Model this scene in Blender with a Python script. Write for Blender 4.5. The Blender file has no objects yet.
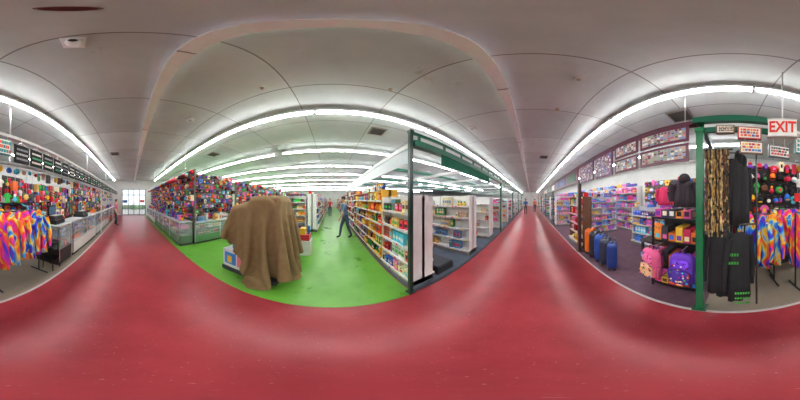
import bpy, math, random
import numpy as np
from mathutils import Vector, Matrix, noise
R=random.Random(11)
scene=bpy.context.scene
try:
    scene.view_settings.view_transform='Standard'
except Exception: pass
def lin(c):
    o=[]
    for k in c[:3]:
        k=max(0,min(255,k))/255
        o.append(k/12.92 if k<=.04045 else ((k+.055)/1.055)**2.4)
    return (o[0],o[1],o[2],1.0)
# ---------------- materials
def newmat(n):
    m=bpy.data.materials.new(n); m.use_nodes=True
    nt=m.node_tree; b=nt.nodes.get('Principled BSDF'); return m,nt,b
def vcmat(n,rough,metal=0,alpha=1,noise_amt=.12):
    m,nt,b=newmat(n)
    a=nt.nodes.new('ShaderNodeAttribute'); a.attribute_name='Col'
    tc=nt.nodes.new('ShaderNodeTexCoord'); nz=nt.nodes.new('ShaderNodeTexNoise'); nz.inputs['Scale'].default_value=9
    nt.links.new(tc.outputs['Object'],nz.inputs['Vector'])
    mr=nt.nodes.new('ShaderNodeMapRange'); mr.inputs[3].default_value=1-noise_amt; mr.inputs[4].default_value=1+noise_amt
    nt.links.new(nz.outputs['Fac'],mr.inputs[0])
    mx=nt.nodes.new('ShaderNodeVectorMath'); mx.operation='SCALE'
    nt.links.new(a.outputs['Color'],mx.inputs[0]); nt.links.new(mr.outputs[0],mx.inputs['Scale'])
    nt.links.new(mx.outputs[0],b.inputs['Base Color'])
    b.inputs['Roughness'].default_value=rough; b.inputs['Metallic'].default_value=metal; b.inputs['Alpha'].default_value=alpha
    return m
M_MAT=vcmat('painted_matte',.75)
M_GLO=vcmat('painted_gloss',.3)
M_CLO=vcmat('fabric',.9,noise_amt=.25)
M_MET=vcmat('metal',.3,metal=.9)
M_GLS,nt,b=newmat('clear_glass'); b.inputs['Base Color'].default_value=(.85,.95,.95,1); b.inputs['Roughness'].default_value=.04; b.inputs['Alpha'].default_value=.2
M_TUBE,nt,b=newmat('fluorescent_tube'); b.inputs['Base Color'].default_value=(1,1,1,1)
b.inputs['Emission Color'].default_value=(.97,.98,.97,1); b.inputs['Emission Strength'].default_value=34.0
M_TIE,nt,b=newmat('tie_dye'); b.inputs['Roughness'].default_value=.9
tc=nt.nodes.new('ShaderNodeTexCoord'); mpn=nt.nodes.new('ShaderNodeMapping'); mpn.inputs['Scale'].default_value=(1.6,1.6,.8)
wv=nt.nodes.new('ShaderNodeTexNoise'); wv.inputs['Scale'].default_value=2.6; wv.inputs['Detail'].default_value=1.5; wv.inputs['Distortion'].default_value=1.0
cr=nt.nodes.new('ShaderNodeValToRGB'); el=cr.color_ramp.elements
cols=[(110,40,190),(40,60,220),(40,170,245),(250,225,60),(250,120,40),(250,50,90),(245,60,180),(90,60,220)]
P0,PW=.32,.36
el[0].position=P0; el[0].color=lin(cols[0]); el[1].position=P0+PW; el[1].color=lin(cols[-1])
for i in range(1,7):
    e=el.new(P0+PW*i/7); e.color=lin(cols[i])
nt.links.new(tc.outputs['Object'],mpn.inputs[0]); nt.links.new(mpn.outputs[0],wv.inputs['Vector']); nt.links.new(wv.outputs['Fac'],cr.inputs[0]); nt.links.new(cr.outputs[0],b.inputs['Base Color'])
MATS=[M_MAT,M_GLO,M_CLO,M_MET,M_GLS,M_TUBE,M_TIE]
MAT,GLO,CLO,MET,GLS,TUB,TIE=range(7)

class MB:
    def __init__(s): s.v=[];s.f=[];s.c=[];s.m=[];s.s=[];s.M=Matrix.Identity(4)
    def add(s,vs,fs,col,mat=0,sm=False):
        o=len(s.v)
        s.v+= [tuple(s.M@Vector(p)) for p in vs]
        L=None if (isinstance(col,list)) else lin(col)
        for i,f in enumerate(fs):
            s.f.append([k+o for k in f]); s.c.append(L if L else lin(col[i])); s.m.append(mat); s.s.append(sm)
    def box(s,x0,x1,y0,y1,z0,z1,col,mat=0):
        s.add([(x0,y0,z0),(x1,y0,z0),(x1,y1,z0),(x0,y1,z0),(x0,y0,z1),(x1,y0,z1),(x1,y1,z1),(x0,y1,z1)],
        [(0,3,2,1),(4,5,6,7),(0,1,5,4),(1,2,6,5),(2,3,7,6),(3,0,4,7)],col,mat)
    def cyl(s,p0,p1,r,col,mat=0,n=8,r2=None,cap=True):
        p0=Vector(p0);p1=Vector(p1);r2=r if r2 is None else r2
        d=(p1-p0).normalized(); a=d.orthogonal().normalized(); b=d.cross(a)
        vs=[];
        for p,rr in((p0,r),(p1,r2)):
            for i in range(n):
                t=2*math.pi*i/n; vs.append(p+a*math.cos(t)*rr+b*math.sin(t)*rr)
        fs=[(i,(i+1)%n,n+(i+1)%n,n+i) for i in range(n)]
        s.add(vs,fs,col,mat,n>6)
        if cap: s.add(vs,[tuple(reversed(range(n))),tuple(range(n,2*n))],col,mat)
    def sell(s,c,r,col,mat=0,e=.5,nu=16,nv=10):
        def sp(x,p): return math.copysign(abs(x)**p,x)
        vs=[];fs=[]
        for j in range(nv+1):
            ph=-math.pi/2+math.pi*j/nv
            for i in range(nu):
                th=2*math.pi*i/nu
                vs.append((c[0]+r[0]*sp(math.cos(ph),e)*sp(math.cos(th),e),c[1]+r[1]*sp(math.cos(ph),e)*sp(math.sin(th),e),c[2]+r[2]*sp(math.sin(ph),e)))
        for j in range(nv):
            for i in range(nu):
                fs.append((j*nu+i,j*nu+(i+1)%nu,(j+1)*nu+(i+1)%nu,(j+1)*nu+i))
        s.add(vs,fs,col,mat,True)
    def tube(s,cs,rs,col,mat=0,n=20,fold=0,fk=5,ph=0,e=1):
        def sp(x,p): return math.copysign(abs(x)**p,x)
        vs=[];fs=[]
        m=len(cs)
        for j,(c,r) in enumerate(zip(cs,rs)):
            for i in range(n):
                th=2*math.pi*i/n
                k=1+fold*(j/(m-1))*math.sin(fk*th+ph)
                vs.append((c[0]+r[0]*sp(math.cos(th),e),c[1]+r[1]*k*sp(math.sin(th),e),c[2]))
        for j in range(m-1):
            for i in range(n): fs.append((j*n+i,(j+1)*n+i,(j+1)*n+(i+1)%n,j*n+(i+1)%n))
        fs.append(tuple(range(n))); fs.append(tuple(reversed(range((m-1)*n,m*n))))
        s.add(vs,fs,col,mat,True)
    def prism(s,pts,y0,y1,col,mat=0):
        n=len(pts)
        vs=[(p[0],y0,p[1]) for p in pts]+[(p[0],y1,p[1]) for p in pts]
        s.add(vs,[tuple(range(n)),tuple(reversed(range(n,2*n)))]+[(i,n+i,n+(i+1)%n,(i+1)%n) for i in range(n)],col,mat)
    def build(s,name,loc=(0,0,0),rz=0,parent=None,bevel=0):
        me=bpy.data.meshes.new(name); me.from_pydata(s.v,[],s.f)
        used=sorted(set(s.m)); mp={k:i for i,k in enumerate(used)}
        for k in used: me.materials.append(MATS[k])
        me.polygons.foreach_set('material_index',[mp[k] for k in s.m])
        me.polygons.foreach_set('use_smooth',s.s)
        at=me.color_attributes.new('Col','FLOAT_COLOR','CORNER')
        buf=[]
        for f,c in zip(s.f,s.c): buf+=list(c)*len(f)
        at.data.foreach_set('color',buf); me.update()
        o=bpy.data.objects.new(name,me); scene.collection.objects.link(o)
        o.location=loc; o.rotation_euler=(0,0,rz)
        if parent: o.parent=parent
        return o

BRIGHT=[(235,50,85),(250,190,30),(50,120,225),(245,245,240),(60,185,80),(245,110,180),(125,65,185),(40,40,50),(255,115,30),(80,205,230),(210,25,35),(250,240,200),(60,50,60),(120,80,60),(30,30,36)]
TOY=[(240,110,190),(80,140,230),(240,240,245),(60,100,215),(250,200,80),(195,105,220),(235,60,120),(110,205,240),(250,165,210),(60,50,110)]
FOOD=[(225,35,35),(245,180,30),(252,220,70),(240,240,230),(205,120,30),(50,140,65),(255,145,30),(60,100,190),(70,50,45)]
PALE=[(238,238,233),(215,185,160),(210,50,50),(245,230,190),(110,150,205),(90,90,95),(240,200,100),(70,140,90)]
DARK=[(40,40,45),(70,60,60),(130,30,40),(180,170,160),(55,70,100),(160,110,55),(210,50,75),(30,70,50)]
def shade(c,a): return tuple(max(0,min(255,k*a)) for k in c)

# ---------------- room shell
def matfloor(name,c1,c2,rough,scale=1.2,spec=.5,speck=0):
    m,nt,b=newmat(name)
    b.inputs['Specular IOR Level'].default_value=spec
    tc=nt.nodes.new('ShaderNodeTexCoord')
    n1=nt.nodes.new('ShaderNodeTexNoise'); n1.inputs['Scale'].default_value=scale; n1.inputs['Detail'].default_value=8; n1.inputs['Roughness'].default_value=.65
    nt.links.new(tc.outputs['Object'],n1.inputs['Vector'])
    cr=nt.nodes.new('ShaderNodeValToRGB'); cr.color_ramp.elements[0].position=.3; cr.color_ramp.elements[1].position=.7
    cr.color_ramp.elements[0].color=lin(c1); cr.color_ramp.elements[1].color=lin(c2)
    nt.links.new(n1.outputs['Fac'],cr.inputs[0])
    n2=nt.nodes.new('ShaderNodeTexNoise'); n2.inputs['Scale'].default_value=45; n2.inputs['Detail'].default_value=3
    nt.links.new(tc.outputs['Object'],n2.inputs['Vector'])
    c2r=nt.nodes.new('ShaderNodeValToRGB'); c2r.color_ramp.elements[0].position=.66; c2r.color_ramp.elements[1].position=.74
    c2r.color_ramp.elements[0].color=(0,0,0,1); c2r.color_ramp.elements[1].color=(speck,speck,speck,1)
    nt.links.new(n2.outputs['Fac'],c2r.inputs[0])
    mx=nt.nodes.new('ShaderNodeMixRGB'); mx.inputs[2].default_value=lin((225,190,190))
    nt.links.new(c2r.outputs[0],mx.inputs[0]); nt.links.new(cr.outputs[0],mx.inputs[1]); nt.links.new(mx.outputs[0],b.inputs['Base Color'])
    mr=nt.nodes.new('ShaderNodeMapRange'); mr.inputs[3].default_value=rough-.06; mr.inputs[4].default_value=rough+.08
    nt.links.new(n1.outputs['Fac'],mr.inputs[0]); nt.links.new(mr.outputs[0],b.inputs['Roughness'])
    return m
def slab(name,x0,x1,y0,y1,z0,z1,mat):
    mb=MB(); mb.box(x0,x1,y0,y1,z0,z1,(200,200,200)); o=mb.build(name); o.data.materials.clear(); o.data.materials.append(mat); return o
X0,X1,Y0,Y1=-13.5,34,-6.2,28
CZ=3.72
M_red=matfloor('red_painted_concrete',(138,40,50),(172,60,68),.29,spec=.42,speck=.3)
M_grn=matfloor('green_painted_concrete',(84,148,44),(108,174,62),.28,spec=.42,speck=.2)
M_gry=matfloor('bare_concrete',(128,116,102),(150,138,122),.6)
M_car=matfloor('purple_carpet',(92,64,78),(110,82,96),.9,scale=6)
M_blu=matfloor('blue_grey_mat',(70,80,98),(92,102,118),.8,scale=5)
slab('floor',X0,X1,Y0,Y1,-.12,0,M_red)
slab('floor_green_paint',-13.4,1.08,1.42,Y1-.1,0,.004,M_grn)
slab('floor_mat_blue',1.1,X1-.1,1.5,Y1-.1,0,.006,M_blu)
slab('floor_carpet_purple',.3,X1-.1,Y0+.1,-1.33,0,.006,M_car)
slab('floor_concrete_grey',X0+.1,.3,Y0+.1,-1.33,0,.006,M_gry)
tm=MB(); tm.box(X0+.1,X1-.1,-1.335,-1.30,0,.012,(200,190,190)); tm.build('trim_1')
tm=MB(); tm.box(1.09,X1-.1,1.44,1.50,0,.012,(60,60,66)); tm.build('trim_2')
# ceiling
m,nt,b=newmat('ceiling_panels'); b.inputs['Roughness'].default_value=.85
N=nt.nodes; Lk=nt.links.new
tc=N.new('ShaderNodeTexCoord'); sx=N.new('ShaderNodeSeparateXYZ'); Lk(tc.outputs['Object'],sx.inputs[0])
def M2(op,a,b_=None):
    n=N.new('ShaderNodeMath'); n.operation=op
    for i,q in enumerate((a,b_)):
        if q is None: continue
        if isinstance(q,(int,float)): n.inputs[i].default_value=q
        else: Lk(q,n.inputs[i])
    return n.outputs[0]
PX,PY=1.5,1.3
ux=M2('DIVIDE',M2('ADD',sx.outputs[0],100.3),PX); uy=M2('DIVIDE',M2('ADD',sx.outputs[1],130.0-.35-.65),PY)
lx=M2('LESS_THAN',M2('ABSOLUTE',M2('SUBTRACT',M2('FRACT',ux),.5)),.006); ly=M2('LESS_THAN',M2('ABSOLUTE',M2('SUBTRACT',M2('FRACT',uy),.5)),.007)
line=M2('MAXIMUM',lx,ly)
cb=N.new('ShaderNodeCombineXYZ'); Lk(M2('FLOOR',M2('ADD',ux,.5)),cb.inputs[0]); Lk(M2('FLOOR',M2('ADD',uy,.5)),cb.inputs[1])
wn=N.new('ShaderNodeTexWhiteNoise'); wn.noise_dimensions='3D'; Lk(cb.outputs[0],wn.inputs['Vector'])
nz=N.new('ShaderNodeTexNoise'); nz.inputs['Scale'].default_value=1.1; nz.inputs['Detail'].default_value=8; nz.inputs['Roughness'].default_value=.65; Lk(tc.outputs['Object'],nz.inputs['Vector'])
val=M2('ADD',M2('MULTIPLY',wn.outputs['Value'],.14),M2('MULTIPLY',nz.outputs['Fac'],.40))
cr=N.new('ShaderNodeValToRGB'); cr.color_ramp.elements[0].color=lin((176,182,182)); cr.color_ramp.elements[1].color=lin((212,218,217)); cr.color_ramp.elements[0].position=.10; cr.color_ramp.elements[1].position=.38
Lk(val,cr.inputs[0])
# water stains
n3=N.new('ShaderNodeTexNoise'); n3.inputs['Scale'].default_value=1.7; n3.inputs['Detail'].default_value=9; n3.inputs['Roughness'].default_value=.75; Lk(tc.outputs['Object'],n3.inputs['Vector'])
r3=N.new('ShaderNodeValToRGB'); r3.color_ramp.elements[0].position=.64; r3.color_ramp.elements[0].color=(0,0,0,1); r3.color_ramp.elements[1].position=.74; r3.color_ramp.elements[1].color=(.6,.6,.6,1); Lk(n3.outputs['Fac'],r3.inputs[0])
ms=N.new('ShaderNodeMixRGB'); ms.inputs[2].default_value=lin((150,126,100)); Lk(r3.outputs[0],ms.inputs[0]); Lk(cr.outputs[0],ms.inputs[1])
mx=N.new('ShaderNodeMixRGB'); mx.inputs[2].default_value=lin((128,126,122)); Lk(line,mx.inputs[0]); Lk(ms.outputs[0],mx.inputs[1]); Lk(mx.outputs[0],b.inputs['Base Color'])
slab('ceiling',X0,X1,Y0,Y1,CZ,CZ+.1,m)
M_wall=matfloor('wall_paint',(205,205,202),(222,222,218),.8)
slab('wall_back',X0,X1,Y1,Y1+.15,0,CZ,M_wall)
slab('wall_front',X0,X1,Y0-.15,Y0,0,CZ,M_wall)
slab('wall_right',X1,X1+.15,Y0-.15,Y1+.15,0,CZ,M_wall)
g=(215,215,212)
for (a,b_,z0,z1) in ((Y0-.15,-.95,0,CZ),(1.55,Y1+.15,0,CZ),(-.95,1.55,2.75,CZ)):
    wb=MB(); wb.box(X0-.15,X0,a,b_,z0,z1,g); wb.build('wall_left')
db=MB(); fr=(88,90,95)
for y in (-.95,-.32,.27,.86,1.49): db.box(X0+.005,X0+.065,y,y+.06,0,2.75,fr)
for z in (0,2.1,2.69): db.box(X0+.005,X0+.065,-.95,1.55,z,z+.06,fr)
db.box(X0+.03,X0+.04,-.89,1.5,.06,2.69,(255,255,255),GLS)
for y in (.2,.38): db.cyl((X0+.09,y,.9),(X0+.09,y,1.3),.015,(60,60,60),MET)
db.box(X0+.066,X0+.072,-.85,-.4,1.3,1.6,(60,110,180)); db.box(X0+.066,X0+.072,.95,1.4,1.35,1.6,(210,60,60))
db.build('door_1')
slab('sidewalk',X0-14,X0-.15,-8,8,-.12,-.02,matfloor('sidewalk_concrete',(170,168,162),(190,188,182),.9))
mb=MB()
for i in range(14): mb.sell((R.uniform(-.3,.3),-4+i*.6,.42),(.45,.45,.4),shade((90,130,80),R.uniform(.8,1.2)),CLO,.9,12,8)
mb.build('hedge',(X0-8,0,-.02))

# ---------------- ceiling lights
def light_line(y,xs,z=CZ-.20,name='fluorescent_strip_light'):
    for (a,bb) in xs:
        mb=MB()
        mb.box(a,bb,y-.046,y+.046,z+.04,z+.10,(225,225,225))
        x=a
        while x<bb-.1:
            e=min(x+2.42,bb)
            for q in(-.026,.026): mb.cyl((x+.03,y+q,z+.015),(e-.03,y+q,z+.015),.019,(255,255,255),TUB,8)
            mb.box(x,x+.03,y-.05,y+.05,z-.01,z+.07,(170,170,170)); x+=2.44
        mb.box(bb-.03,bb,y-.05,y+.05,z-.01,z+.07,(170,170,170))
        k=a+.4
        while k<bb:
            mb.box(k-.02,k+.02,y-.02,y+.02,z+.1,CZ,(200,200,200)); k+=3.6
        mb.build(name)
light_line(2.34,[(-12.5,33)])
light_line(-1.62,[(-12.5,33)])
light_line(4.75,[(-12,-2.2),(-1.9,13),(14,32)])
light_line(7.1,[(-10,4.8),(6,18)])
light_line(9.5,[(-12,2.4),(4,24)])
light_line(12.2,[(-9,8),(10,24)])
light_line(15.5,[(-12,14)]); light_line(19.5,[(-10,20)]); light_line(24,[(-10,20)])
light_line(-4.2,[(-12,-3),(-1,12),(14,30)])
mb=MB(); mb.box(X0+.1,X1-.1,.32,.42,CZ-.10,CZ,(252,255,255)); mb.box(X0+.1,X1-.1,.30,.44,CZ-.115,CZ-.1,(250,255,255))
x=-13
while x<33:
    mb.box(x,x+.02,.295,.445,CZ-.122,CZ-.09,(150,150,150)); x+=2.44
mb.build('ceiling_light_channel')
def vent(x,y,s=.3):
    mb=MB(); mb.box(-s,s,-s,s,-.02,0,(150,146,140))
    for i in range(9):
        k=-s+.05+i*(2*s-.1)/9; mb.box(-s+.04,s-.04,k,k+.03,-.035,-.02,(70,66,62))
    mb.build('ceiling_vent',(x,y,CZ))
vent(1.25,3.3,.22); vent(1.05,-2.5,.25); vent(-4.5,3.4,.22); vent(6,-.6,.2); vent(-5.5,-.7,.2)
def disc(x,y,r,col,name):
    mb=MB(); mb.cyl((0,0,-.03),(0,0,0),r,col,GLO,20,r2=r*1.15); mb.cyl((0,0,-.045),(0,0,-.03),r*.5,shade(col,.8),GLO,16); mb.build(name,(x,y,CZ))
disc(-.13,-.07,.036,(90,50,45),'ceiling_speaker'); disc(-2.6,1.3,.09,(225,225,220),'smoke_detector'); disc(3.0,1.5,.09,(225,225,220),'smoke_detector'); disc(1.4,-.55,.06,(200,198,190),'smoke_detector'); disc(-.9,1.5,.03,(190,170,140),'fire_sprinkler'); disc(.8,1.6,.03,(190,170,140),'fire_sprinkler'); disc(2.4,-.5,.04,(190,170,140),'fire_sprinkler')
mb=MB(); mb.box(-.09,.09,-.07,.07,-.04,0,(235,235,235)); mb.sell((0.02,0,-.07),(.07,.05,.04),(240,240,240),GLO,.8); mb.sell((.06,0,-.08),(.03,.035,.03),(25,25,28),GLO,1)
mb.build('security_camera',(-.66,-.32,CZ),.4)

# ---------------- shelf generators
def goods_row(mb,x0,x1,yf,yb,z,gap,pal,fill=1.0,sgn=1):
    x=x0+.01
    while x<x1-.05:
        if R.random()>fill: x+=R.uniform(.08,.25); continue
        w=R.uniform(.045,.13); n=R.randint(1,4); c=R.choice(pal); h=gap*R.uniform(.45,.9); kind=R.random()
        d=abs(yb-yf)*R.uniform(.6,.95); c2=R.choice(pal); c3=R.choice(pal)
        for i in range(n):
            if x+w>x1-.01: break
            cc=shade(c,R.uniform(.85,1.1)); off=R.uniform(0,.03); ya,yc=(yf+sgn*off,yf+sgn*d); lo,hi=min(ya,yc),max(ya,yc)
            if kind<.7:
                mb.box(x,x+w*.93,lo,hi,z,z+h,cc,GLO)
                yy=ya-sgn*.002
                for (a,b_,q0,q1,ck) in ((x+w*.1,x+w*.83,.3,.62,c2),(x+w*.2,x+w*.7,.74,.88,c3)):
                    vs=[(a,yy,z+h*q0),(b_,yy,z+h*q0),(b_,yy,z+h*q1),(a,yy,z+h*q1)]
                    mb.add(vs,[(0,1,2,3) if sgn>0 else (3,2,1,0)],ck,GLO)
            elif kind<.88:
                r=w*.46
                mb.cyl((x+w/2,ya+sgn*r,z),(x+w/2,ya+sgn*r,z+h*.75),r,cc,GLO,8); mb.cyl((x+w/2,ya+sgn*r,z+h*.75),(x+w/2,ya+sgn*r,z+h*.9),r*.5,c2,GLO,8)
            else:
                mb.sell((x+w/2,(lo+hi)/2,z+h*.35),(w*.47,min(w*.6,(hi-lo)/2),h*.35),cc,CLO,.9,10,6); mb.sell((x+w/2,(lo+hi)/2,z+h*.78),(w*.3,w*.3,h*.2),c2,CLO,1,8,6)
            x+=w
        x+=R.uniform(0,.015)
def shelf_unit(name,loc,rz,L,D,H,n,pal,fill=.95,double=False,fc=(240,240,238),end=None,base=.12):
    mb=MB(); end=end or fc
    T=D*2 if double else D
    yc=D
    mb.box(0,L,yc-.015,yc+.015,base,H,fc)
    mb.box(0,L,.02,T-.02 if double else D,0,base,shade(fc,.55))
    ns=max(1,round(L/1.22)); 
    for i in range(ns+1):
        x=min(max(L*i/ns,.02),L-.02); mb.box(x-.02,x+.02,yc-.03,yc+.03,0,H+.02,shade(fc,.85))
    for sgn,yf,yb in ([(1,0,D-.02)]+([(-1,T,D+.02)] if double else [])):
        for k in range(n):
            z=base+(H-base)*k/n
            y_front=yf if k==0 else yf+sgn*D*.12
            lo,hi=min(y_front,yb),max(y_front,yb)
            mb.box(.005,L-.005,lo,hi,z,z+.025,fc)
            yy0,yy1=sorted((y_front-sgn*.008,y_front)); mb.box(.005,L-.005,yy0,yy1,z-.015,z+.03,(210,210,215))
            x=.05
            while x<L-.1:
                y2,y3=sorted((y_front-sgn*.011,y_front-sgn*.008)); mb.box(x,x+.05,y2,y3,z-.012,z+.027,R.choice([(250,220,60),(240,240,240),(230,60,50)]),MAT); x+=R.uniform(.1,.3)
            gap=(H-base)/n-.04
            goods_row(mb,.03,L-.03,y_front+sgn*.02,yb,z+.026,gap,pal,fill,sgn)
    if fill>.9: goods_row(mb,.03,L-.03,D*.35,D*.9,H,.22,pal,.7,1)
    lo,hi=.05,(T-.05 if double else D)
    for x in (0,L-.02): mb.box(x,x+.02,lo,hi,.01,H,end)
    return mb.build(name,loc,rz)
def shirt_outline(w,h):
    return [(-w*.28,0),(-w*.28,h*.62),(-w*.42,h*.5),(-w*.5,h*.68),(-w*.27,h*.95),(-w*.1,h),(0,h*.93),(w*.1,h),(w*.27,h*.95),(w*.5,h*.68),(w*.42,h*.5),(w*.28,h*.62),(w*.28,0)]
def peg_item(mb,xc,z,w,h,d,kd,c,c2):
    if kd==0:
        mb.box(xc-w*.42,xc+w*.42,-d,-.01,z,z+h*.92,c,GLO); mb.box(xc-w*.3,xc+w*.3,-d-.004,-d,z+h*.2,z+h*.55,c2,GLO); mb.box(xc-w*.3,xc+w*.1,-d-.004,-d,z+h*.65,z+h*.8,shade(c2,.6),GLO)
    elif kd==1:
        mb.cyl((xc,-.02,z+h*.5),(xc,-d,z+h*.5),w*.42,c,CLO,10,r2=w*.34); mb.cyl((xc,-d,z+h*.5),(xc,-d-.01,z+h*.5),w*.2,c2,CLO,8)
    elif kd==2:
        mb.prism([(xc+p,z+q) for p,q in reversed(shirt_outline(w*1.1,h))],-.02,-.02-d*.4,c,CLO)
        mb.box(xc-w*.14,xc+w*.14,-.026-d*.4,-.02-d*.4,z+h*.35,z+h*.7,c2,CLO)
    elif kd==3:
        mb.sell((xc,-d*.7,z+h*.55),(w*.4,d*.6,h*.38),c,CLO,.9,10,6); mb.sell((xc,-d*1.0,z+h*.35),(w*.32,d*.5,h*.1),c2,CLO,.9,10,4)
    else:
        mb.sell((xc,-d*.6,z+h*.35),(w*.3,d*.5,h*.3),c,CLO,1,8,6); mb.sell((xc,-d*.6,z+h*.75),(w*.22,d*.4,h*.2),c2,CLO,1,8,6)
        for s in(-1,1): mb.cyl((xc+s*w*.2,-d*.6,z+h*.45),(xc+s*w*.42,-d*.6,z+h*.25),w*.08,c,CLO,6)
def slatwall(name,loc,rz,L,H,z0,pal,back=(120,112,108),cw=.24,ch=.26,kinds=(0,1,2,3,4)):
    mb=MB(); mb.box(0,L,0,.04,0,H,back)
    z=z0
    while z<H: mb.box(0,L,-.006,0,z,z+.012,shade(back,.6)); z+=.13
    z=z0+.03
    while z<H-ch*.5:
        x=.03
        while x<L-cw*.6:
            w=cw*R.uniform(.55,1.1); h=ch*R.uniform(.7,1.1); c=R.choice(pal); kd=R.choice(kinds); xc=x+w/2; d=R.uniform(.04,.16)
            mb.cyl((xc,0,z+h+.005),(xc,-d-.02,z+h+.005),.005,(180,180,180),MET,5)
            peg_item(mb,xc,z+R.uniform(-.03,.02),w,h,d,kd,c,R.choice(pal))
            x+=w+.008
        z+=ch+.02
    return mb.build(name,loc,rz)
def counter(name,loc,rz,L,D,H,body,pal,clutter=True):
    mb=MB(); mb.box(0,L,.03,D-.03,0,.08,(50,45,45)); mb.box(0,L,0,D,.08,H*.42,body)
    mb.box(0,L,D-.02,D,H*.42,H,shade(body,.9)); 
    mb.box(.01,L-.01,.005,.012,H*.42,H-.02,(255,255,255),GLS)
    for x in (0,L-.008): mb.box(x,x+.008,0,D,H*.42,H-.02,(255,255,255),GLS)
    mb.box(.01,L-.01,.05,D-.03,H*.68,H*.69,(220,235,235),GLS)
    mb.box(0,L,0,D,H-.02,H,(215,225,228),GLO)
    n=max(1,round(L/1.2))
    for i in range(n+1):
        x=min(max(L*i/n,.012),L-.012); mb.box(x-.012,x+.012,-.002,.022,.08,H,(225,225,225),MET)
    mb.box(0,L,-.004,.02,H-.03,H+.002,(230,230,230),MET)
    goods_row(mb,.04,L-.04,.07,D-.05,H*.42,.2*H,pal,.8); goods_row(mb,.04,L-.04,.07,D-.05,H*.70,.2*H,pal,.8)
    if clutter: goods_row(mb,.1,L-.1,.15,D-.08,H,.28,pal,.65)
    return mb.build(name,loc,rz)
H90=math.pi/2
def aisle_unit(x,ya,yb,H,n,pal,fill,name='gondola_shelf',double=True,D=.27,fc=(240,240,238),end=None):
    return shelf_unit(name,(x,yb,.006),-H90,yb-ya,D,H,n,pal,fill,double,fc,end)
aisle_unit(1.13,1.58,2.76,1.66,5,PALE+BRIGHT,.9)
aisle_unit(1.13,2.8,3.96,1.85,6,FOOD,.98,fc=(230,175,60))
aisle_unit(1.13,4.0,6.4,1.85,6,FOOD+BRIGHT,.98,fc=(140,60,50))
aisle_unit(1.13,6.45,10,1.9,5,BRIGHT,.95)
aisle_unit(1.13,10.1,16,1.9,5,BRIGHT,.95)
aisle_unit(1.13,16.1,26,1.9,4,BRIGHT,.9)
for i,xx in enumerate((3.0,4.7,6.5,8.4,10.4,12.6,15.0,18,21,25)):
    aisle_unit(xx,1.6,4.0,1.72,5,PALE if i<2 else BRIGHT,.45 if i<2 else (.6 if i==2 else .9))
    if i<6: aisle_unit(xx,4.05,8,1.78,5,PALE if i<1 else BRIGHT,.7 if i<2 else .9)
for xx in (3.2,6.0,9.0,13,17):
    aisle_unit(xx,10,18,2.1,4,BRIGHT,.9)
mb=MB(); mb.box(0,.5,0,.9,0,.16,(35,36,40)); mb.box(.02,.48,.02,.88,.16,.19,(60,62,70)); mb.build('display_base',(1.78,1.6,.006),0)
aisle_unit(-1.2,6.2,12,1.9,5,BRIGHT,.97); aisle_unit(-1.2,12.1,24,1.9,4,BRIGHT,.95)
shelf_unit('gondola_shelf',(-2.3,6.15,.004),0,1.05,.4,1.8,5,DARK+BRIGHT,.95)
aisle_unit(-2.35,7,20,1.9,4,BRIGHT,.95)
counter('display_counter',(-12.6,1.55,.004),0,4.3,.5,.85,(225,225,220),BRIGHT)
counter('display_counter',(-8.2,1.55,.004),0,4.3,.5,.85,(90,120,90),BRIGHT)
slatwall('merchandise_slatwall',(-12.6,2.1,.004),0,8.75,2.7,.9,BRIGHT,cw=.2,ch=.2)
counter('display_counter',(-3.85,2.1,.004),H90,2.3,.5,.8,(90,140,90),PALE)
slatwall('merchandise_slatwall',(-4.4,2.1,.004),H90,2.4,2.65,.85,BRIGHT,cw=.18,ch=.18)
slatwall('merchandise_slatwall',(-4.4,4.7,.004),H90,6,2.5,.2,BRIGHT,cw=.24,ch=.24)
slatwall('merchandise_slatwall',(-4.4,11,.004),H90,14,2.4,.2,BRIGHT,cw=.4,ch=.4)
mb=MB(); x=.1
mb.cyl((0,0,.3),(8.7,0,.3),.012,(200,200,200),MET)
for k in (.05,3,6,8.65): mb.cyl((k,0,.3),(k,0,CZ-2.35),.008,(200,200,200),MET,6)
while x<8.6:
    c=R.choice(BRIGHT+DARK); mb.cyl((x,0,.3),(x,0,.12),.004,(200,200,200),MET,5); mb.sell((x,0,.08),(.09,.09,.07),c,CLO,.9,12,6); mb.cyl((x,0,.03),(x,0,.045),.14,shade(c,.8),CLO,12); x+=.27
mb.build('hanging_hats',(-12.5,1.75,2.35))
def spinner(x,y,H,pal):
    mb=MB(); mb.cyl((0,0,0),(0,0,.05),.28,(40,40,40),MET,16); mb.cyl((0,0,.05),(0,0,H),.02,(150,150,150),MET)
    z=.35
    while z<H-.2:
        for i in range(10):
            t=i*math.pi/5+z; 
            mb.M=Matrix.Rotation(t,4,'Z'); c=R.choice(pal); mb.box(-.06,.06,-.30,-.26,z,z+.2,c,GLO); mb.box(-.04,.04,-.304,-.3,z+.05,z+.14,R.choice(pal),GLO); mb.box(-.004,.004,-.26,0,z+.2,z+.208,(170,170,170),MET)
        z+=.25
    mb.M=Matrix.Identity(4); mb.cyl((0,0,H),(0,0,H+.02),.12,(200,40,50),GLO,12)
    mb.build('spinner_rack',(x,y,.004))
spinner(-3.3,5.1,1.75,BRIGHT); spinner(-3.2,6.3,1.8,DARK+BRIGHT); spinner(-2.9,7.9,1.8,BRIGHT)
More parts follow.
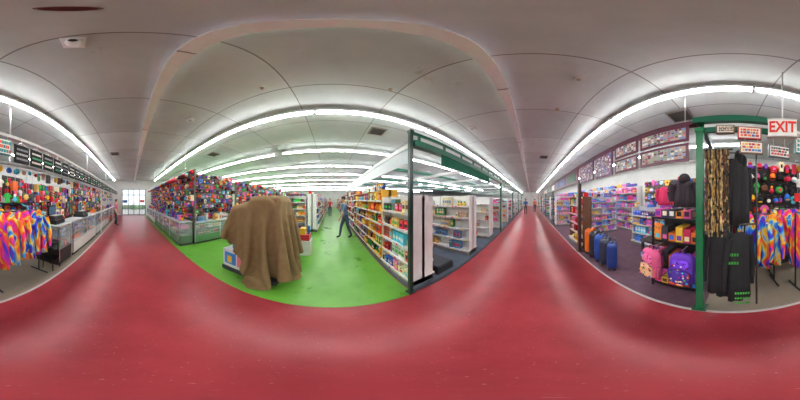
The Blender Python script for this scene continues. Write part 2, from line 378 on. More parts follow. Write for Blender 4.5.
# ---------------- frame canopy
GR=(20,98,74)
def post(x,y,h,name='support_post',col=GR,w=.035):
    mb=MB(); mb.box(-w,w,-w,w,0,h,col,GLO); mb.box(-w*2,w*2,-w*2,w*2,0,.02,shade(col,.8),GLO); mb.box(-w*1.3,w*1.3,-w*1.3,w*1.3,h-.05,h,shade(col,1.2),GLO); mb.build(name,(x,y,.006))
post(1.06,1.47,2.7,col=(30,60,52),w=.028)
for x in (6.1,10.2,14.5,20): post(x,1.47,2.41)
mb=MB()
mb.box(1.1,24,1.41,1.53,2.42,2.52,GR,GLO)
mb.box(1.1,24,1.45,1.49,2.64,2.68,GR,GLO)
x=1.2
while x<24: mb.box(x,x+.03,1.45,1.49,2.5,2.64,GR,GLO); x+=.6
mb.box(1.08,1.14,1.53,9,2.42,2.5,(225,228,228),GLO); mb.box(1.09,1.11,1.53,9,2.16,2.42,(180,190,196),GLO)
for y in (3.4,5.4,7.4): 
    mb.box(1.14,24,y,y+.08,2.52,2.60,GR,GLO)
for x in (3.3,5,7,9.2,12,15,19): mb.box(x,x+.07,1.53,7.4,2.44,2.52,(225,228,228),GLO)
mb.box(1.7,4.2,1.43,1.45,2.22,2.42,GR,CLO)
mb.build('canopy_frame')
post(1.2,9.05,2.45)

# ---------------- tarp covered display (cloth draped by a small mass-spring solve)
root=bpy.data.objects.new('tarp_covered_display',None); scene.collection.objects.link(root); root.location=(-1.33,2.30,.004)
bm_=MB()
bm_.box(-.74,.50,-.5,.46,0,.1,(60,60,62)); bm_.box(-.72,-.05,-.48,.44,.1,.52,(228,230,236),GLO); bm_.box(-.10,.46,-.38,.38,.1,1.62,(150,110,80)); bm_.box(-.56,-.10,-.36,.36,.52,1.44,(90,150,200))
bm_.box(-.73,-.72,-.4,.4,.18,.46,(50,120,210),GLO); bm_.box(-.66,-.36,-.49,-.48,.18,.46,(60,140,215),GLO); bm_.box(-.32,-.12,-.49,-.48,.18,.46,(235,120,150),GLO); bm_.box(-.58,-.46,-.495,-.49,.22,.38,(240,200,80),GLO)
for a in(-.66,.4):
    for c in(-.44,.40): bm_.cyl((a-.0,c-.02,.05),(a,c+.02,.05),.05,(25,25,25),GLO,12)
bm_.build('cart',parent=root)
def drape():
    rs=np.random.RandomState(4)
    h=.05
    xs=np.arange(-1.50,1.9001,h); ys=np.arange(-2.0,1.75,h)
    nx,ny=len(xs),len(ys)
    X,Y=np.meshgrid(xs,ys,indexing='ij')
    keep=((-X-Y)<1.85)&((X-Y)<2.5)&((X+Y)<2.3)&((Y-X)<2.4)
    P=np.stack([X,Y,np.full_like(X,1.80)],-1).reshape(-1,3)
    P[:,2]+=rs.rand(len(P))*.02
    K=keep.reshape(-1); idx=np.arange(nx*ny).reshape(nx,ny)
    groups=[]
    def addg(a,b,rest,st):
        a=a.reshape(-1);b=b.reshape(-1); mk=K[a]&K[b]; a=a[mk];b=b[mk]
        if len(a): groups.append((a,b,rest,st))
    for p in(0,1):
        addg(idx[p:-1:2,:],idx[p+1::2,:][:idx[p:-1:2,:].shape[0]],h,1.0)
        addg(idx[:,p:-1:2],idx[:,p+1::2][:,:idx[:,p:-1:2].shape[1]],h,1.0)
    for p in(0,1):
        a=idx[p:-1:2,:-1]; b=idx[p+1::2,1:][:a.shape[0]]; addg(a,b,h*2**.5,.35)
        a=idx[p:-1:2,1:]; b=idx[p+1::2,:-1][:a.shape[0]]; addg(a,b,h*2**.5,.35)
    for p in range(4):
        r0=[i for i in range(nx-2) if i%4==p]; addg(idx[r0,:],idx[[i+2 for i in r0],:],h*2,.10)
        c0=[i for i in range(ny-2) if i%4==p]; addg(idx[:,c0],idx[:,[i+2 for i in c0]],h*2,.10)
    boxes=[((-.12,.48),(-.40,.40),1.66),((-.60,-.12),(-.39,.39),1.48),((-.74,-.03),(-.50,.46),.55)]
    V=np.zeros_like(P); dt=1/60
    act=K.copy()
    for step in range(330):
        V[act,2]-=9.8*dt; V*=.985
        if step<60: V+= (rs.rand(*V.shape)-.5)*.05
        Q=P.copy(); P[act]=P[act]+V[act]*dt
        for it in range(13):
            for a,b,rest,st in groups:
                d=P[b]-P[a]; L=np.sqrt((d*d).sum(1))+1e-9
                c=(d*((L-rest)/L*.5*st)[:,None]); P[a]+=c; P[b]-=c
            if it%3==0:
                for (bx0,bx1),(by0,by1),bz in boxes:
                    m=.015
                    ins=(P[:,0]>bx0-m)&(P[:,0]<bx1+m)&(P[:,1]>by0-m)&(P[:,1]<by1+m)&(P[:,2]<bz+m)&act
                    ii=np.where(ins)[0]
                    if len(ii)==0: continue
                    p=P[ii]
                    dd=np.stack([p[:,0]-(bx0-m),(bx1+m)-p[:,0],p[:,1]-(by0-m),(by1+m)-p[:,1],(bz+m)-p[:,2]],1)
                    k=dd.argmin(1)
                    p[k==0,0]=bx0-m; p[k==1,0]=bx1+m; p[k==2,1]=by0-m; p[k==3,1]=by1+m; p[k==4,2]=bz+m
                    tpm=(k==4); p[tpm,0]=Q[ii][tpm,0]*.8+p[tpm,0]*.2; p[tpm,1]=Q[ii][tpm,1]*.8+p[tpm,1]*.2
                    P[ii]=p
                fl=(P[:,2]<.012)&act; P[fl,2]=.012
        V=(P-Q)/dt
        sp_=np.sqrt((V*V).sum(1)); big=sp_>6; V[big]*=(6/sp_[big])[:,None]
        fl=(P[:,2]<.02); V[fl,:2]*=.5
    mapn={}; vs=[]; fs=[]
    for i in range(nx-1):
        for j in range(ny-1):
            q=[idx[i,j],idx[i+1,j],idx[i+1,j+1],idx[i,j+1]]
            if all(K[k] for k in q):
                f=[]
                for k in q:
                    if k not in mapn: mapn[k]=len(vs); vs.append(tuple(float(t) for t in P[k]))
                    f.append(mapn[k])
                fs.append(tuple(f))
    return vs,fs
vs,fs=drape()
tb=MB(); tb.add(vs,fs,(142,118,80),CLO,True); t_=tb.build('tarp',parent=root)
ss=t_.modifiers.new('sub','SUBSURF'); ss.levels=1; ss.render_levels=1
t_.modifiers.new('thick','SOLIDIFY').thickness=.006
mb=MB(); mb.box(0,.35,0,.4,0,.45,(235,235,235)); mb.box(.03,.32,.02,.38,.45,.62,(200,50,60),GLO); mb.box(.05,.2,.05,.3,.62,.8,(240,200,60),GLO); mb.cyl((.27,.2,.62),(.27,.2,.85),.04,(50,120,200),GLO)
mb.build('toy_stand',(-.90,3.35,.004))

# ---------------- -Y side : frontage
post(.34,-1.38,2.47,col=(26,110,70),w=.04)
post(3.5,-1.40,2.14,col=(70,50,45),w=.045); post(-6,-1.43,2.5,col=(225,225,222),w=.02); post(-10,-1.43,2.5,col=(225,225,222),w=.02)
for x in (8,12,17,24): post(x,-1.40,2.14)
mb=MB(); mb.box(.38,33,-1.44,-1.36,2.56,2.62,(90,50,66),GLO); mb.box(.3,.36,-4.6,-1.46,2.5,2.58,GR,GLO); mb.box(-13,.3,-1.46,-1.40,2.52,2.57,(225,225,225),GLO)
mb.box(-.45,.42,-1.45,-1.34,2.57,2.66,GR,GLO); mb.box(-.45,.3,-1.45,-1.41,2.45,2.52,GR,GLO)
mb.box(3.6,33,-1.42,-1.38,2.15,2.56,(110,60,80),GLO)
x=3.8
while x<32:
    mb.box(x,x+.9,-1.375,-1.365,2.2,2.5,R.choice([(230,225,215),(200,60,70),(60,90,150),(40,100,70)]),GLO); x+=1.2
mb.build('storefront_header')
def photo_sign(x0,x1,z0,z1,y,frame,tones):
    mb=MB(); w=x1-x0; h=z1-z0
    mb.box(0,w,-.02,.0,0,h,frame,GLO); b_=.035
    mb.box(b_,w-b_,0,.004,b_,h-b_,(170,165,165),GLO)
    nx=max(3,int(w/.05)); nz_=max(3,int(h/.045))
    for i in range(nx):
        for j in range(nz_):
            if R.random()<.9:
                a=b_+(w-2*b_)*i/nx; c=b_+(h-2*b_)*j/nz_
                mb.box(a,a+(w-2*b_)/nx*R.uniform(.5,1),.004,.006,c,c+(h-2*b_)/nz_*R.uniform(.5,1),R.choice(tones),GLO)
    mb.cyl((.05,-.01,h),(.05,-.01,2.56-z0),.004,(120,120,120),MET,5); mb.cyl((w-.05,-.01,h),(w-.05,-.01,2.56-z0),.004,(120,120,120),MET,5)
    return mb.build('photo_sign',(x0,y,z0))
T1=[(190,80,100),(120,150,200),(220,215,210),(80,80,100),(210,150,130),(120,60,75),(140,160,110),(235,230,225)]
T2=[(130,60,110),(140,70,120),(115,50,95),(235,225,230),(125,60,105),(80,90,180)]
photo_sign(.46,1.15,2.31,2.54,-1.33,(95,35,60),T1); photo_sign(.46,1.15,2.05,2.28,-1.33,(95,35,60),T1)
photo_sign(1.2,1.72,2.31,2.54,-1.33,(95,35,60),T1); photo_sign(1.2,1.72,2.05,2.28,-1.33,(95,35,60),T1)
photo_sign(1.8,2.4,2.05,2.52,-1.33,(105,45,90),T2); photo_sign(2.5,3.3,2.05,2.52,-1.33,(105,45,90),T2)
mb=MB(); x=-12.8
while x<-1.3:
    w=.28; mb.box(x,x+w,-.01,.0,0,.29,(20,22,24),MAT)
    for k in range(3):
        q=x+.03; zz=.05+.075*k; cc=R.choice([(200,200,200),(150,150,155),(240,235,225),(80,170,120)])
        while q<x+w-.05:
            e=R.uniform(.012,.03); mb.box(q,q+e,0,.003,zz,zz+.032,cc,MAT); q+=e+.008
    mb.cyl((x+w/2,-.005,.29),(x+w/2,-.005,.38),.006,(230,230,230),MET,5)
    mb.cyl((x+w*.2,-.005,.29),(x+w/2,-.005,.34),.006,(230,230,230),MET,5); mb.cyl((x+w*.8,-.005,.29),(x+w/2,-.005,.34),.006,(230,230,230),MET,5)
    x+=.31
mb.build('novelty_sign_row',(0,-1.37,2.13))
mb=MB()
for zt,yy in ((.34,0),(.10,-.05),(-.14,.0)):
    x=-12.8
    while x<-1.0:
        w=R.uniform(.07,.17); h=R.uniform(.13,.22); mb.M=Matrix.Translation((0,yy,0)); peg_item(mb,x+w/2,zt-h,w,h,R.uniform(.03,.09),R.choice((0,1,2,3,4)),R.choice(BRIGHT+PALE),R.choice(BRIGHT)); mb.cyl((x+w/2,-.02,zt-h*.3),(x+w/2,-.02,.36),.002,(200,200,200),MET,4); x+=w+R.uniform(0,.06)
mb.M=Matrix.Identity(4); mb.build('hanging_souvenirs',(0,-1.78,1.86))
mb=MB(); mb.box(-12.8,-1,-1.82,-1.78,2.23,2.27,(220,220,220),MET)
for x in (-12.5,-9,-5,-1.3):
    mb.box(x,x+.03,-1.81,-1.78,2.27,CZ,(220,220,220),MET)
mb.build('hanging_rail')
ez=2.33
mb=MB(); mb.box(-.15,.15,-.03,.03,0,.24,(242,240,234),GLO); mb.box(-.16,.16,-.035,.035,-.012,0,(200,200,200),GLO); mb.box(-.16,.16,-.035,.035,.24,.252,(200,200,200),GLO); mb.cyl((0,0,.25),(0,0,CZ-ez),.008,(200,200,200),MET)
ex=mb.build('exit_sign',(-.53,-1.24,ez),math.radians(-22)+math.pi)
def text(s,size,col,parent,loc,rot,name='lettering'):
    cu=bpy.data.curves.new(name,'FONT'); cu.body=s; cu.size=size; cu.extrude=.003; cu.align_x='CENTER'; cu.align_y='CENTER'; cu.offset=.004
    m,nt,b=newmat('letter_'+s); b.inputs['Base Color'].default_value=lin(col); cu.materials.append(m)
    o=bpy.data.objects.new(name,cu); scene.collection.objects.link(o); o.parent=parent; o.location=loc; o.rotation_euler=rot; return o
tx=text('EXIT',.15,(230,40,25),ex,(0,-.032,.12),(H90,0,0)); tx.scale=(.92,1.45,1)
def board(bx,z,w,h,frame,tones):
    mb=MB(); mb.box(-w/2,w/2,-.015,.015,0,h,frame,GLO); mb.box(-w/2+.015,w/2-.015,-.018,-.015,.015,h-.015,(240,236,228),GLO)
    for k in range(3):
        zz=.03+k*(h-.05)/3
        x=-w/2+.03
        while x<w/2-.04:
            q=R.uniform(.015,.04); mb.box(x,x+q,-.021,-.018,zz,zz+(h-.05)/3*.7,R.choice(tones),GLO); x+=q+.006
    mb.cyl((-.07,0,h),(-.07,0,2.52-z),.004,(220,220,220),MET,5); mb.cyl((.07,0,h),(.07,0,2.52-z),.004,(220,220,220),MET,5)
    mb.build('souvenir_sign',(bx,-1.36,z),math.pi)
for (bx,z,w,h,f,t) in ((-.20,2.31,.26,.17,(190,60,60),[(210,50,50),(60,90,170),(230,120,60)]),(-.22,2.12,.26,.16,(120,80,60),[(60,120,190),(200,60,70),(240,180,60)]),(-.54,2.10,.26,.16,(60,60,70),[(200,50,50),(40,40,50)]),(-.86,2.2,.24,.24,(40,120,130),[(40,150,150),(230,90,60)]),(.06,2.38,.2,.12,(120,90,70),[(150,100,60),(90,60,40)])):
    board(bx,z,w,h,f,t)

def garment(mb,c,h,w,mat,col,rot=0,hood=False,sleeve=True,t=.05,ph=0):
    M0=mb.M.copy(); mb.M=M0@Matrix.Translation(Vector(c))@Matrix.Rotation(rot,4,'Z')
    hw=w/2
    rx=[.22,.5,.86,.82,.78,.8,.84,.88]
    cs=[(0,0,-k*h if i>2 else -k) for i,k in enumerate([0,.03,.07,.16,.3,.5,.75,1.0])]
    mb.tube(cs,[(hw*r,t*q) for r,q in zip(rx,[.5,.7,.9,1,1,1.05,1.1,1.15])],col,mat,28,.35,7,ph)
    if sleeve:
        for s in(-1,1):
            a=Vector((s*hw*.78,0,-.06)); b_=Vector((s*hw*1.08,-.01,-h*.42)); d=Vector((s*hw*1.1,-.03,-h*.8))
            mb.cyl(a,b_,t*1.0,col,mat,12,r2=t*.85); mb.cyl(b_,d,t*.85,col,mat,12,r2=t*.6)
    if hood: mb.sell((0,.02,.0),(hw*.42,t*.95,.09),shade(col,.8),mat,.9,14,8)
    mb.cyl((0,0,.0),(0,0,.08),.004,(210,210,210),MET,5)
    mb.M=M0
def garment_rack(name,loc,rz,L,zt,items):
    mb=MB()
    for x in(0,L):
        mb.cyl((x,0,0.02),(x,0,zt),.014,(60,60,62),MET); mb.cyl((x,-.22,.02),(x,.22,.02),.014,(60,60,62),MET)
    mb.cyl((0,0,zt),(L,0,zt),.014,(90,90,92),MET)
    items(mb,L,zt); return mb.build(name,loc,rz)
def tie_items(mb,L,zt):
    n=int(L/.15)
    for i in range(n):
        x=.06+(L-.12)*i/max(1,n-1); garment(mb,(x,0,zt-.08),.84+R.uniform(-.06,.04),.5,TIE,(255,255,255),rot=H90+R.uniform(-.3,.3)+.6,hood=True,t=.045,ph=R.random()*6)
garment_rack('clothing_rack',(-1.95,-1.72,.006),0,1.0,1.4,tie_items)
garment_rack('clothing_rack',(-1.5,-2.4,.006),0,.75,1.4,tie_items)
garment_rack('clothing_rack',(-.72,-2.05,.006),0,.5,1.36,tie_items)
def dark_items(mb,L,zt):
    n=int(L/.12)
    for i in range(n):
        x=.06+(L-.12)*i/max(1,n-1); garment(mb,(x,0,zt-.08),.8,.5,CLO,R.choice(DARK+BRIGHT),rot=H90+R.uniform(-.2,.2)+.4,t=.045,ph=R.random()*6)
garment_rack('clothing_rack',(-3.2,-3.6,.006),0,1.4,1.5,dark_items)
garment_rack('clothing_rack',(-1.3,-3.6,.006),0,1.4,1.5,dark_items)
mb=MB()
for x in (0,1.35): mb.box(x,x+.03,0,.03,0,1.5,(30,30,32)); mb.box(x,x+.03,.4,.43,0,1.5,(30,30,32))
mb.box(-.02,1.40,-.02,.45,1.5,1.53,(30,30,32)); mb.box(0,1.38,.0,.43,.3,.32,(30,30,32))
for i in range(14):
    x=.02+i*.096; c=R.choice(DARK+BRIGHT); mb.box(x,x+.085,.02,.4,1.53,1.53+R.uniform(.06,.16),c,CLO)
mb.build('display_table',(-3.0,-2.95,.006))
def register(x,y,z):
    mb=MB(); mb.box(-.2,.2,-.2,.2,0,.1,(40,40,42),GLO); mb.prism([(-.19,.1),(.19,.1),(.19,.2),(-.19,.2)],-.15,.15,(60,60,62),GLO); mb.box(-.16,.16,.05,.09,.2,.45,(25,25,28),GLO); mb.box(-.14,.14,.045,.05,.23,.42,(80,110,140),GLO)
    for i in range(4):
        for j in range(3): mb.box(-.13+i*.07,-.08+i*.07,-.13+j*.06,-.09+j*.06,.2,.212,(220,220,215),GLO)
    mb.build('cash_register',(x,y,z),math.pi)
def counter_r(L,x,y,H,body,pal,D=.5,cl=True): return counter('display_counter',(x+L,y,.006),math.pi,L,D,H,body,pal,cl)
counter_r(2.2,-5.3,-1.5,1.0,(232,230,224),BRIGHT,cl=False); counter_r(3,-8.5,-1.5,1.0,(228,226,220),BRIGHT); counter_r(4,-12.8,-1.5,1.0,(200,90,80),BRIGHT)
counter_r(.6,-2.98,-1.5,1.0,(45,40,40),PALE,.7,cl=False); register(-2.68,-1.85,1.01); register(-4.2,-1.75,1.01)
mb=MB()
for sx_ in(-1,1):
    for sy_ in(-1,1): mb.cyl((sx_*.13,sy_*.13,0),(sx_*.09,sy_*.09,.62),.012,(40,40,42),MET,6)
mb.cyl((0,0,.62),(0,0,.68),.15,(30,30,32),CLO,18); mb.cyl((0,0,.25),(0,0,.26),.15,(60,60,62),MET,14); mb.build('bar_stool',(-2.22,-1.60,.006))
spinner(-3.5,-2.35,1.8,BRIGHT)
spinner(-5.75,-2.4,1.8,FOOD); spinner(-9,-2.4,1.8,BRIGHT)
slatwall('merchandise_slatwall',(-1.0,-5.0,.006),math.pi,12,2.5,.3,BRIGHT,cw=.3,ch=.3)
slatwall('merchandise_slatwall',(-6.2,-3.1,.006),math.pi,6.3,2.5,.6,BRIGHT+PALE,cw=.2,ch=.2)
slatwall('merchandise_slatwall',(4.0,-5.0,.006),math.pi,4.9,2.5,.3,DARK+TOY,cw=.3,ch=.3)
for i in range(5):
    shelf_unit('toy_shelf',(6.5+i*2.45,-4.45,.006),math.pi,2.4,.42,2.3,6,TOY,.98)
aisleneg=lambda x,ya,yb,H,pal: shelf_unit('toy_shelf',(x,yb,.006),-H90,yb-ya,.3,H,6,pal,.98,True,(240,240,245))
aisleneg(5.0,-4.0,-1.9,1.75,TOY); 
aisleneg(7.4,-4.0,-1.5,1.85,TOY); aisleneg(9.6,-4.0,-1.5,1.85,BRIGHT); aisleneg(12.5,-4,-1.5,1.85,BRIGHT); aisleneg(16,-4,-1.5,1.85,BRIGHT); aisleneg(21,-4,-1.5,1.85,BRIGHT); aisleneg(27,-4,-1.5,1.85,BRIGHT)
shelf_unit('toy_shelf',(4.9,-1.5-.0,.006),math.pi,1.3,.35,1.7,5,FOOD+BRIGHT,.95,end=(120,80,60))
shelf_unit('toy_shelf',(3.2,-3.2,.006),math.pi,1.7,.4,1.35,4,TOY,.98)
slatwall('merchandise_slatwall',(-.1,-2.7,.006),math.pi,1.5,2.35,1.0,BRIGHT,back=(45,42,42),cw=.19,ch=.22,kinds=(1,2,3,3,4))
slatwall('merchandise_slatwall',(-1.9,-3.0,.006),math.pi+.2,.9,2.3,.9,BRIGHT,back=(60,56,54),cw=.2,ch=.24,kinds=(0,1,2,4))
def suitcase(x,y,rz,col,h=.68,w=.40,d=.22):
    mb=MB(); mb.sell((0,0,.05+h/2),(w/2,d/2,h/2),col,GLO,.28,24,14)
    for i in range(5): mb.box(-w*.34+i*w*.16,-w*.34+i*w*.16+.018,-d/2-.006,-d/2+.01,.05+h*.14,.05+h*.86,shade(col,.75),GLO)
    for s in(-1,1):
        for t in(-1,1): mb.cyl((s*w*.36,t*d*.3-.012,.03),(s*w*.36,t*d*.3+.012,.03),.03,(25,25,25),GLO,12); mb.box(s*w*.36-.015,s*w*.36+.015,t*d*.3-.01,t*d*.3+.01,.03,.1,(40,40,40),GLO)
    for s in(-1,1): mb.cyl((s*.07,d*.25,.03+h),(s*.07,d*.25,h+.14),.007,(190,190,190),MET,6)
    mb.box(-.085,.085,d*.25-.015,d*.25+.015,h+.13,h+.155,(35,35,38),GLO); mb.box(-.06,.06,-.015,.015,h+.05,h+.075,(35,35,38),GLO)
    mb.build('suitcase',(x,y,.006),rz)
suitcase(3.28,-1.66,math.pi-.9,(240,115,30),.72); suitcase(2.98,-1.64,math.pi-.85,(45,50,60),.7); suitcase(2.71,-1.64,math.pi-.8,(40,80,165),.66); suitcase(2.44,-1.62,math.pi-.75,(45,55,75),.64); suitcase(2.18,-1.62,math.pi-.7,(30,60,135),.6,.36)
def backpack(c,rz,col,col2,h=.42,w=.3,d=.16):
    mb=MB(); mb.sell((0,0,h/2),(w/2,d/2,h/2),col,CLO,.5,22,14); mb.sell((0,-d*.48,h*.3),(w*.4,d*.28,h*.24),col2,CLO,.5,18,10)
    mb.sell((0,-d*.45,h*.72),(w*.34,d*.14,h*.13),shade(col,1.25),CLO,.5,14,8)
    for k in range(40):
        a=R.uniform(-w*.36,w*.36); z=R.uniform(h*.1,h*.88); r=R.uniform(.008,.02); mb.sell((a,-d*(.72 if z<h*.5 else .54),z),(r,.012,r),R.choice(BRIGHT+[shade(col,.5)]*6),CLO,1,8,6)
    mb.cyl((-w*.36,-d*.60,h*.52),(w*.36,-d*.60,h*.52),.006,(30,30,30),GLO,6)
    for s in(-1,1):
        pts=[(s*w*.22,d*.4,h*.92),(s*w*.3,d*.75,h*.7),(s*w*.32,d*.75,h*.35),(s*w*.34,d*.4,h*.1)]
        for a,b_ in zip(pts,pts[1:]): mb.cyl(a,b_,.018,shade(col,.6),CLO,8)
        mb.sell((s*w*.52,0,h*.28),(.03,d*.3,h*.2),shade(col,.8),CLO,.7,10,8)
    pts=[(-.04,0,h*.97),(-.03,0,h+.05),(.03,0,h+.05),(.04,0,h*.97)]
    for a,b_ in zip(pts,pts[1:]): mb.cyl(a,b_,.01,shade(col,.6),CLO,8)
    mb.cyl((0,-.01,h+.045),(0,d*.5+.12,h+.045),.006,(190,190,190),MET,6)
    mb.build('backpack',c,rz)
mb=MB()
K=(28,27,30)
for x in(0,.72):
    for y in(0,.42): mb.box(x-.015,x+.015,y-.015,y+.015,0,1.32,K,GLO)
for z in(.08,.45,.93,1.3): mb.box(-.02,.74,-.02,.44,z,z+.025,K,GLO)
mb.box(-.02,.74,.40,.42,.08,1.32,(40,38,42),GLO)
x=.03
while x<.64:
    for z,hh in((.105,.25),(.475,.3),(.955,.24),(1.325,.14)):
        c=R.choice([(240,120,50),(205,50,90),(245,200,70),(70,60,110),(225,80,160),(60,60,70),(250,150,60)]); mb.box(x,x+.11,.02,.36,z,z+R.uniform(.5,1)*hh,c,CLO); mb.box(x+.02,x+.09,.014,.02,z+.03,z+.1,R.choice(BRIGHT),CLO)
    x+=.12
mb.build('display_rack',(1.18,-1.68,.006),math.pi)
backpack((.60,-1.50,.38),math.pi,(105,55,185),(80,50,160),.5,.34); backpack((1.08,-1.49,.36),math.pi-.3,(235,100,150),(240,190,150),.5,.34)
backpack((1.6,-2.5,.66),math.pi-.4,(245,130,50),(245,180,60),.4,.3); backpack((1.22,-2.55,.66),math.pi-.3,(245,180,60),(210,80,50),.4,.3)
mb=MB(); mb.box(0,1.0,0,.5,.6,.65,(60,50,48)); 
for x in(.02,.93):
    for y in(.02,.43): mb.box(x,x+.05,y,y+.05,0,.6,(50,42,40))
mb.box(.05,.95,.05,.45,.2,.22,(60,50,48)); goods_row(mb,.1,.9,.08,.4,.22,.3,TOY,.9)
mb.build('display_table',(.95,-2.75,.006))
mb=MB(); garment(mb,(0,0,0),.5,.42,CLO,(230,60,110),t=.07); mb.cyl((0,0,.08),(0,0,CZ-1.96),.004,(220,220,220),MET,5); mb.build('hanging_tshirt',(1.75,-3.0,1.96),0)
mb=MB(); garment(mb,(0,0,0),.4,.4,CLO,(60,50,60),t=.1,hood=True); mb.cyl((0,0,.08),(0,0,CZ-1.9),.004,(220,220,220),MET,5); mb.build('hanging_tshirt',(.66,-1.75,1.9),0)
mb=MB()
for i in range(32):
    x=.26-.23*(i%16)/15; y=-.02*(i//16)*2; z1=2.14; z0=R.uniform(1.18,1.34); c=R.choice([(90,75,50),(190,155,95),(50,45,40),(120,95,65),(110,80,60),(215,195,145),(120,55,50),(70,80,70),(40,36,34)])
    seg=30; vs=[];fs=[];cl=[]; W=.0085
    for k in range(seg+1):
        z=z1+(z0-z1)*k/seg; dx=.005*math.sin(k*.9+i); dy=.012*math.sin(k*.6+i*2); ww=W*(1+.25*math.sin(k*2.2+i))
        vs+=[(x+dx-ww,y+dy,z),(x+dx,y+dy+.012,z),(x+dx+ww,y+dy,z),(x+dx,y+dy-.010,z)]
    for k in range(seg):
        cc=c if R.random()<.85 else R.choice([(35,32,32),(200,170,120)])
        f=R.uniform(.75,1.2)
        for q in range(4): fs.append((k*4+q,k*4+(q+1)%4,(k+1)*4+(q+1)%4,(k+1)*4+q)); cl.append(shade(cc,f))
    mb.add(vs,fs,cl,CLO)
mb.cyl((-.02,-.02,2.15),(.29,-.02,2.15),.012,(90,90,90),MET)
mb.build('bead_necklace_bundle',(0,-1.30,.006))
mb=MB()
for i,(x,y,z,h,w,rt) in enumerate([(-.07,-.04,2.1,.78,.26,1.0),(-.13,-.14,2.08,.8,.3,.7),(.12,-.02,1.24,.92,.34,.0),(.02,-.10,1.2,1.0,.36,.2),(-.1,-.02,1.22,1.02,.34,.45)]):
    garment(mb,(x,y,z),h,w,CLO,(38,38,42),rot=rt,t=.045,hood=(i<2),ph=i)
for zz,xx in((.95,.0),(.84,.0),(.35,-.12),(.25,-.12),(.15,-.12)):
    for k in range(6): mb.box(xx-.08+k*.028,xx-.06+k*.028,.058,.064,zz,zz+.035,(70,170,70),CLO)
for kx in (.12,-.02,-.1): mb.cyl((kx,-.05,1.3),(kx,-.05,1.2),.005,(120,120,120),MET,5)
mb.cyl((-.3,-.05,1.31),(.28,-.05,1.31),.012,(90,90,90),MET); mb.cyl((-.3,-.07,2.17),(.28,-.05,2.17),.012,(90,90,90),MET); mb.cyl((-.3,-.06,0),(-.3,-.06,2.2),.012,(90,90,90),MET)
mb.build('black_hoodie_display',(0,-1.42,.006))

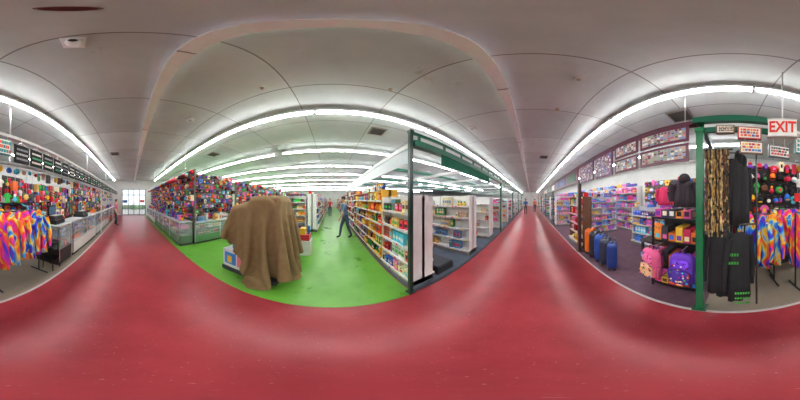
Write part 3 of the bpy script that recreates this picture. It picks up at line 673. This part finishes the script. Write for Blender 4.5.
# ---------------- people
def human(name,loc,rz,J,cols,scale=1.0):
    names=list(J.keys()); bones=[('pelvis','spine','top'),('spine','chest','top'),('chest','neckb','top'),('neckb','neck','skin'),('neck','head','skin'),('head','crown','hair')]
    for s in 'LR':
        bones+= [('chest','sh'+s,'top'),('sh'+s,'el'+s,'top'),('el'+s,'wr'+s,'skin' if cols.get('short') else 'top'),('pelvis','hip'+s,'leg'),('hip'+s,'kn'+s,'leg'),('kn'+s,'an'+s,'leg'),('an'+s,'toe'+s,'shoe')]
    rad={'pelvis':(.15,.115),'spine':(.135,.1),'chest':(.155,.11),'neckb':(.07,.065),'neck':(.052,.052),'head':(.078,.092),'crown':(.068,.08)}
    rb={'sh':.062,'el':.045,'wr':.03,'hip':.095,'kn':.065,'an':.045,'toe':.038}
    me=bpy.data.meshes.new(name+'_s'); me.from_pydata([J[n] for n in names],[(names.index(a),names.index(b_)) for a,b_,_ in bones],[])
    o=bpy.data.objects.new(name+'_s',me); scene.collection.objects.link(o)
    sk=o.modifiers.new('s','SKIN'); sk.use_smooth_shade=True
    for i,n in enumerate(names):
        r=rad.get(n) or (rb[n[:-1]],)*2; me.skin_vertices[0].data[i].radius=r; me.skin_vertices[0].data[i].use_root=(n=='pelvis')
    o.modifiers.new('u','SUBSURF').levels=2
    dg=bpy.context.evaluated_depsgraph_get(); ev=o.evaluated_get(dg); m2=ev.to_mesh()
    vs=[tuple(v.co) for v in m2.vertices]; fs=[tuple(p.vertices) for p in m2.polygons]
    segs=[(Vector(J[a]),Vector(J[b_]),k) for a,b_,k in bones]
    cl=[]
    for p in m2.polygons:
        c=Vector(p.center); best=9;kk='top'
        for a,b_,k in segs:
            d=b_-a; t=max(0,min(1,(c-a).dot(d)/d.length_squared)); q=(c-(a+d*t)).length
            if q<best: best=q;kk=k
        hz=Vector(J['head'])
        if kk=='hair' or (kk=='skin' and c.z>hz.z-.03 and c.y>hz.y+.02): kk='hair'
        if kk=='hair' and c.y<hz.y-.04 and c.z<hz.z+.07: kk='skin'
        cl.append(cols[kk])
    ev.to_mesh_clear(); bpy.data.objects.remove(o); 
    mb=MB(); mb.add(vs,fs,cl,CLO,True)
    h=Vector(J['head'])
    for s in(-1,1):
        mb.sell((h.x+s*.03,h.y-.083,h.z+.01),(.012,.008,.008),(245,245,245),GLO,1,8,6); mb.sell((h.x+s*.03,h.y-.090,h.z+.01),(.005,.004,.005),(40,30,25),GLO,1,8,6)
        mb.sell((h.x+s*.08,h.y+.0,h.z+.0),(.012,.02,.032),cols['skin'],CLO,1,8,6)
    mb.sell((h.x,h.y-.095,h.z-.015),(.013,.018,.024),cols['skin'],CLO,1,8,6); mb.sell((h.x,h.y-.085,h.z-.052),(.024,.008,.007),(170,90,85),CLO,1,8,6)
    mb.sell((h.x,h.y+.02,h.z+.055),(.088,.098,.075),cols['hair'],CLO,1,16,10)
    for s,S in((-1,'L'),(1,'R')):
        w=Vector(J['wr'+S]); e=Vector(J['el'+S]); d=(w-e).normalized(); side=Vector((0,-1,0)); side=(side-d*side.dot(d)).normalized(); nrm=d.cross(side)
        mb.cyl(w-d*.01,w+d*.085,.026,cols['skin'],CLO,10,r2=.036)
        for k in range(4):
            L=[.07,.08,.074,.058][k]; st=w+d*.075+side*(.027-.018*k); md=st+d*L*.5+nrm*(-s)*.008; en=md+d*L*.42+nrm*(-s)*.022
            mb.cyl(st,md,.0095,cols['skin'],CLO,8,r2=.0085); mb.cyl(md,en,.0085,cols['skin'],CLO,8,r2=.0065)
        st=w+d*.03+side*.028; md=st+d*.03+side*.025; mb.cyl(st,md,.011,cols['skin'],CLO,8,r2=.0095); mb.cyl(md,md+d*.03+side*.006,.0095,cols['skin'],CLO,8,r2=.007)
    ob=mb.build(name,loc,rz); ob.scale=(scale,)*3; return ob
def pose(stride=.28,arm=.2,lean=.04):
    J={'pelvis':(0,0,.92),'spine':(0,-lean*.4,1.1),'chest':(0,-lean,1.32),'neckb':(0,-lean-.005,1.455),'neck':(0,-lean-.015,1.52),'head':(0,-lean-.035,1.62),'crown':(0,-lean-.03,1.68)}
    for s,S,f in((-1,'L',1),(1,'R',-1)):
        J['sh'+S]=(s*.185,-lean,1.40); J['el'+S]=(s*.225,f*arm*.45-lean,1.13); J['wr'+S]=(s*.215,f*arm*.6-lean-.1,.90)
        J['hip'+S]=(s*.095,0,.88); fr=-f*stride
        J['kn'+S]=(s*.10,fr*.5-.05,.50); J['an'+S]=(s*.10,fr,.085+(.03 if fr>0 else 0)); J['toe'+S]=(s*.11,fr-.15,.035)
    return J
human('walking_person',(.60,5.2,.004),-H90+.3,pose(.22,.25,.08),dict(top=(95,115,150),leg=(70,80,105),skin=(205,160,135),hair=(60,48,42),shoe=(40,38,38),short=True))
human('standing_person',(-.1,12.5,.004),.2,pose(.08,.1,.02),dict(top=(200,70,70),leg=(60,70,92),skin=(200,155,130),hair=(60,48,42),shoe=(40,38,38),short=True))
human('standing_person',(-7.9,-.95,0),math.pi,pose(.06,.08,.02),dict(top=(200,90,125),leg=(60,60,80),skin=(205,165,140),hair=(90,60,45),shoe=(50,45,45),short=True),.95)
human('walking_person',(17,-.5,0),H90,pose(.25,.2,.05),dict(top=(210,90,60),leg=(50,55,75),skin=(195,150,125),hair=(50,40,35),shoe=(50,45,45),short=True))
human('standing_person',(14,.6,0),-H90,pose(.05,.08,.02),dict(top=(60,110,170),leg=(90,80,70),skin=(195,150,125),hair=(50,40,35),shoe=(50,45,45),short=True))

# ---------------- world, camera
w=bpy.data.worlds.new('World'); scene.world=w; w.use_nodes=True
bg=w.node_tree.nodes['Background']; bg.inputs[0].default_value=(.85,.93,1,1); bg.inputs[1].default_value=2.0
cam=bpy.data.cameras.new('Camera'); co=bpy.data.objects.new('Camera',cam); scene.collection.objects.link(co)
cam.type='PANO'
try: cam.cycles.panorama_type='EQUIRECTANGULAR'
except Exception: cam.panorama_type='EQUIRECTANGULAR'
co.location=(0,0,1.6); co.rotation_euler=(H90,0,math.radians(58.95-90)); cam.clip_start=.01
scene.camera=co
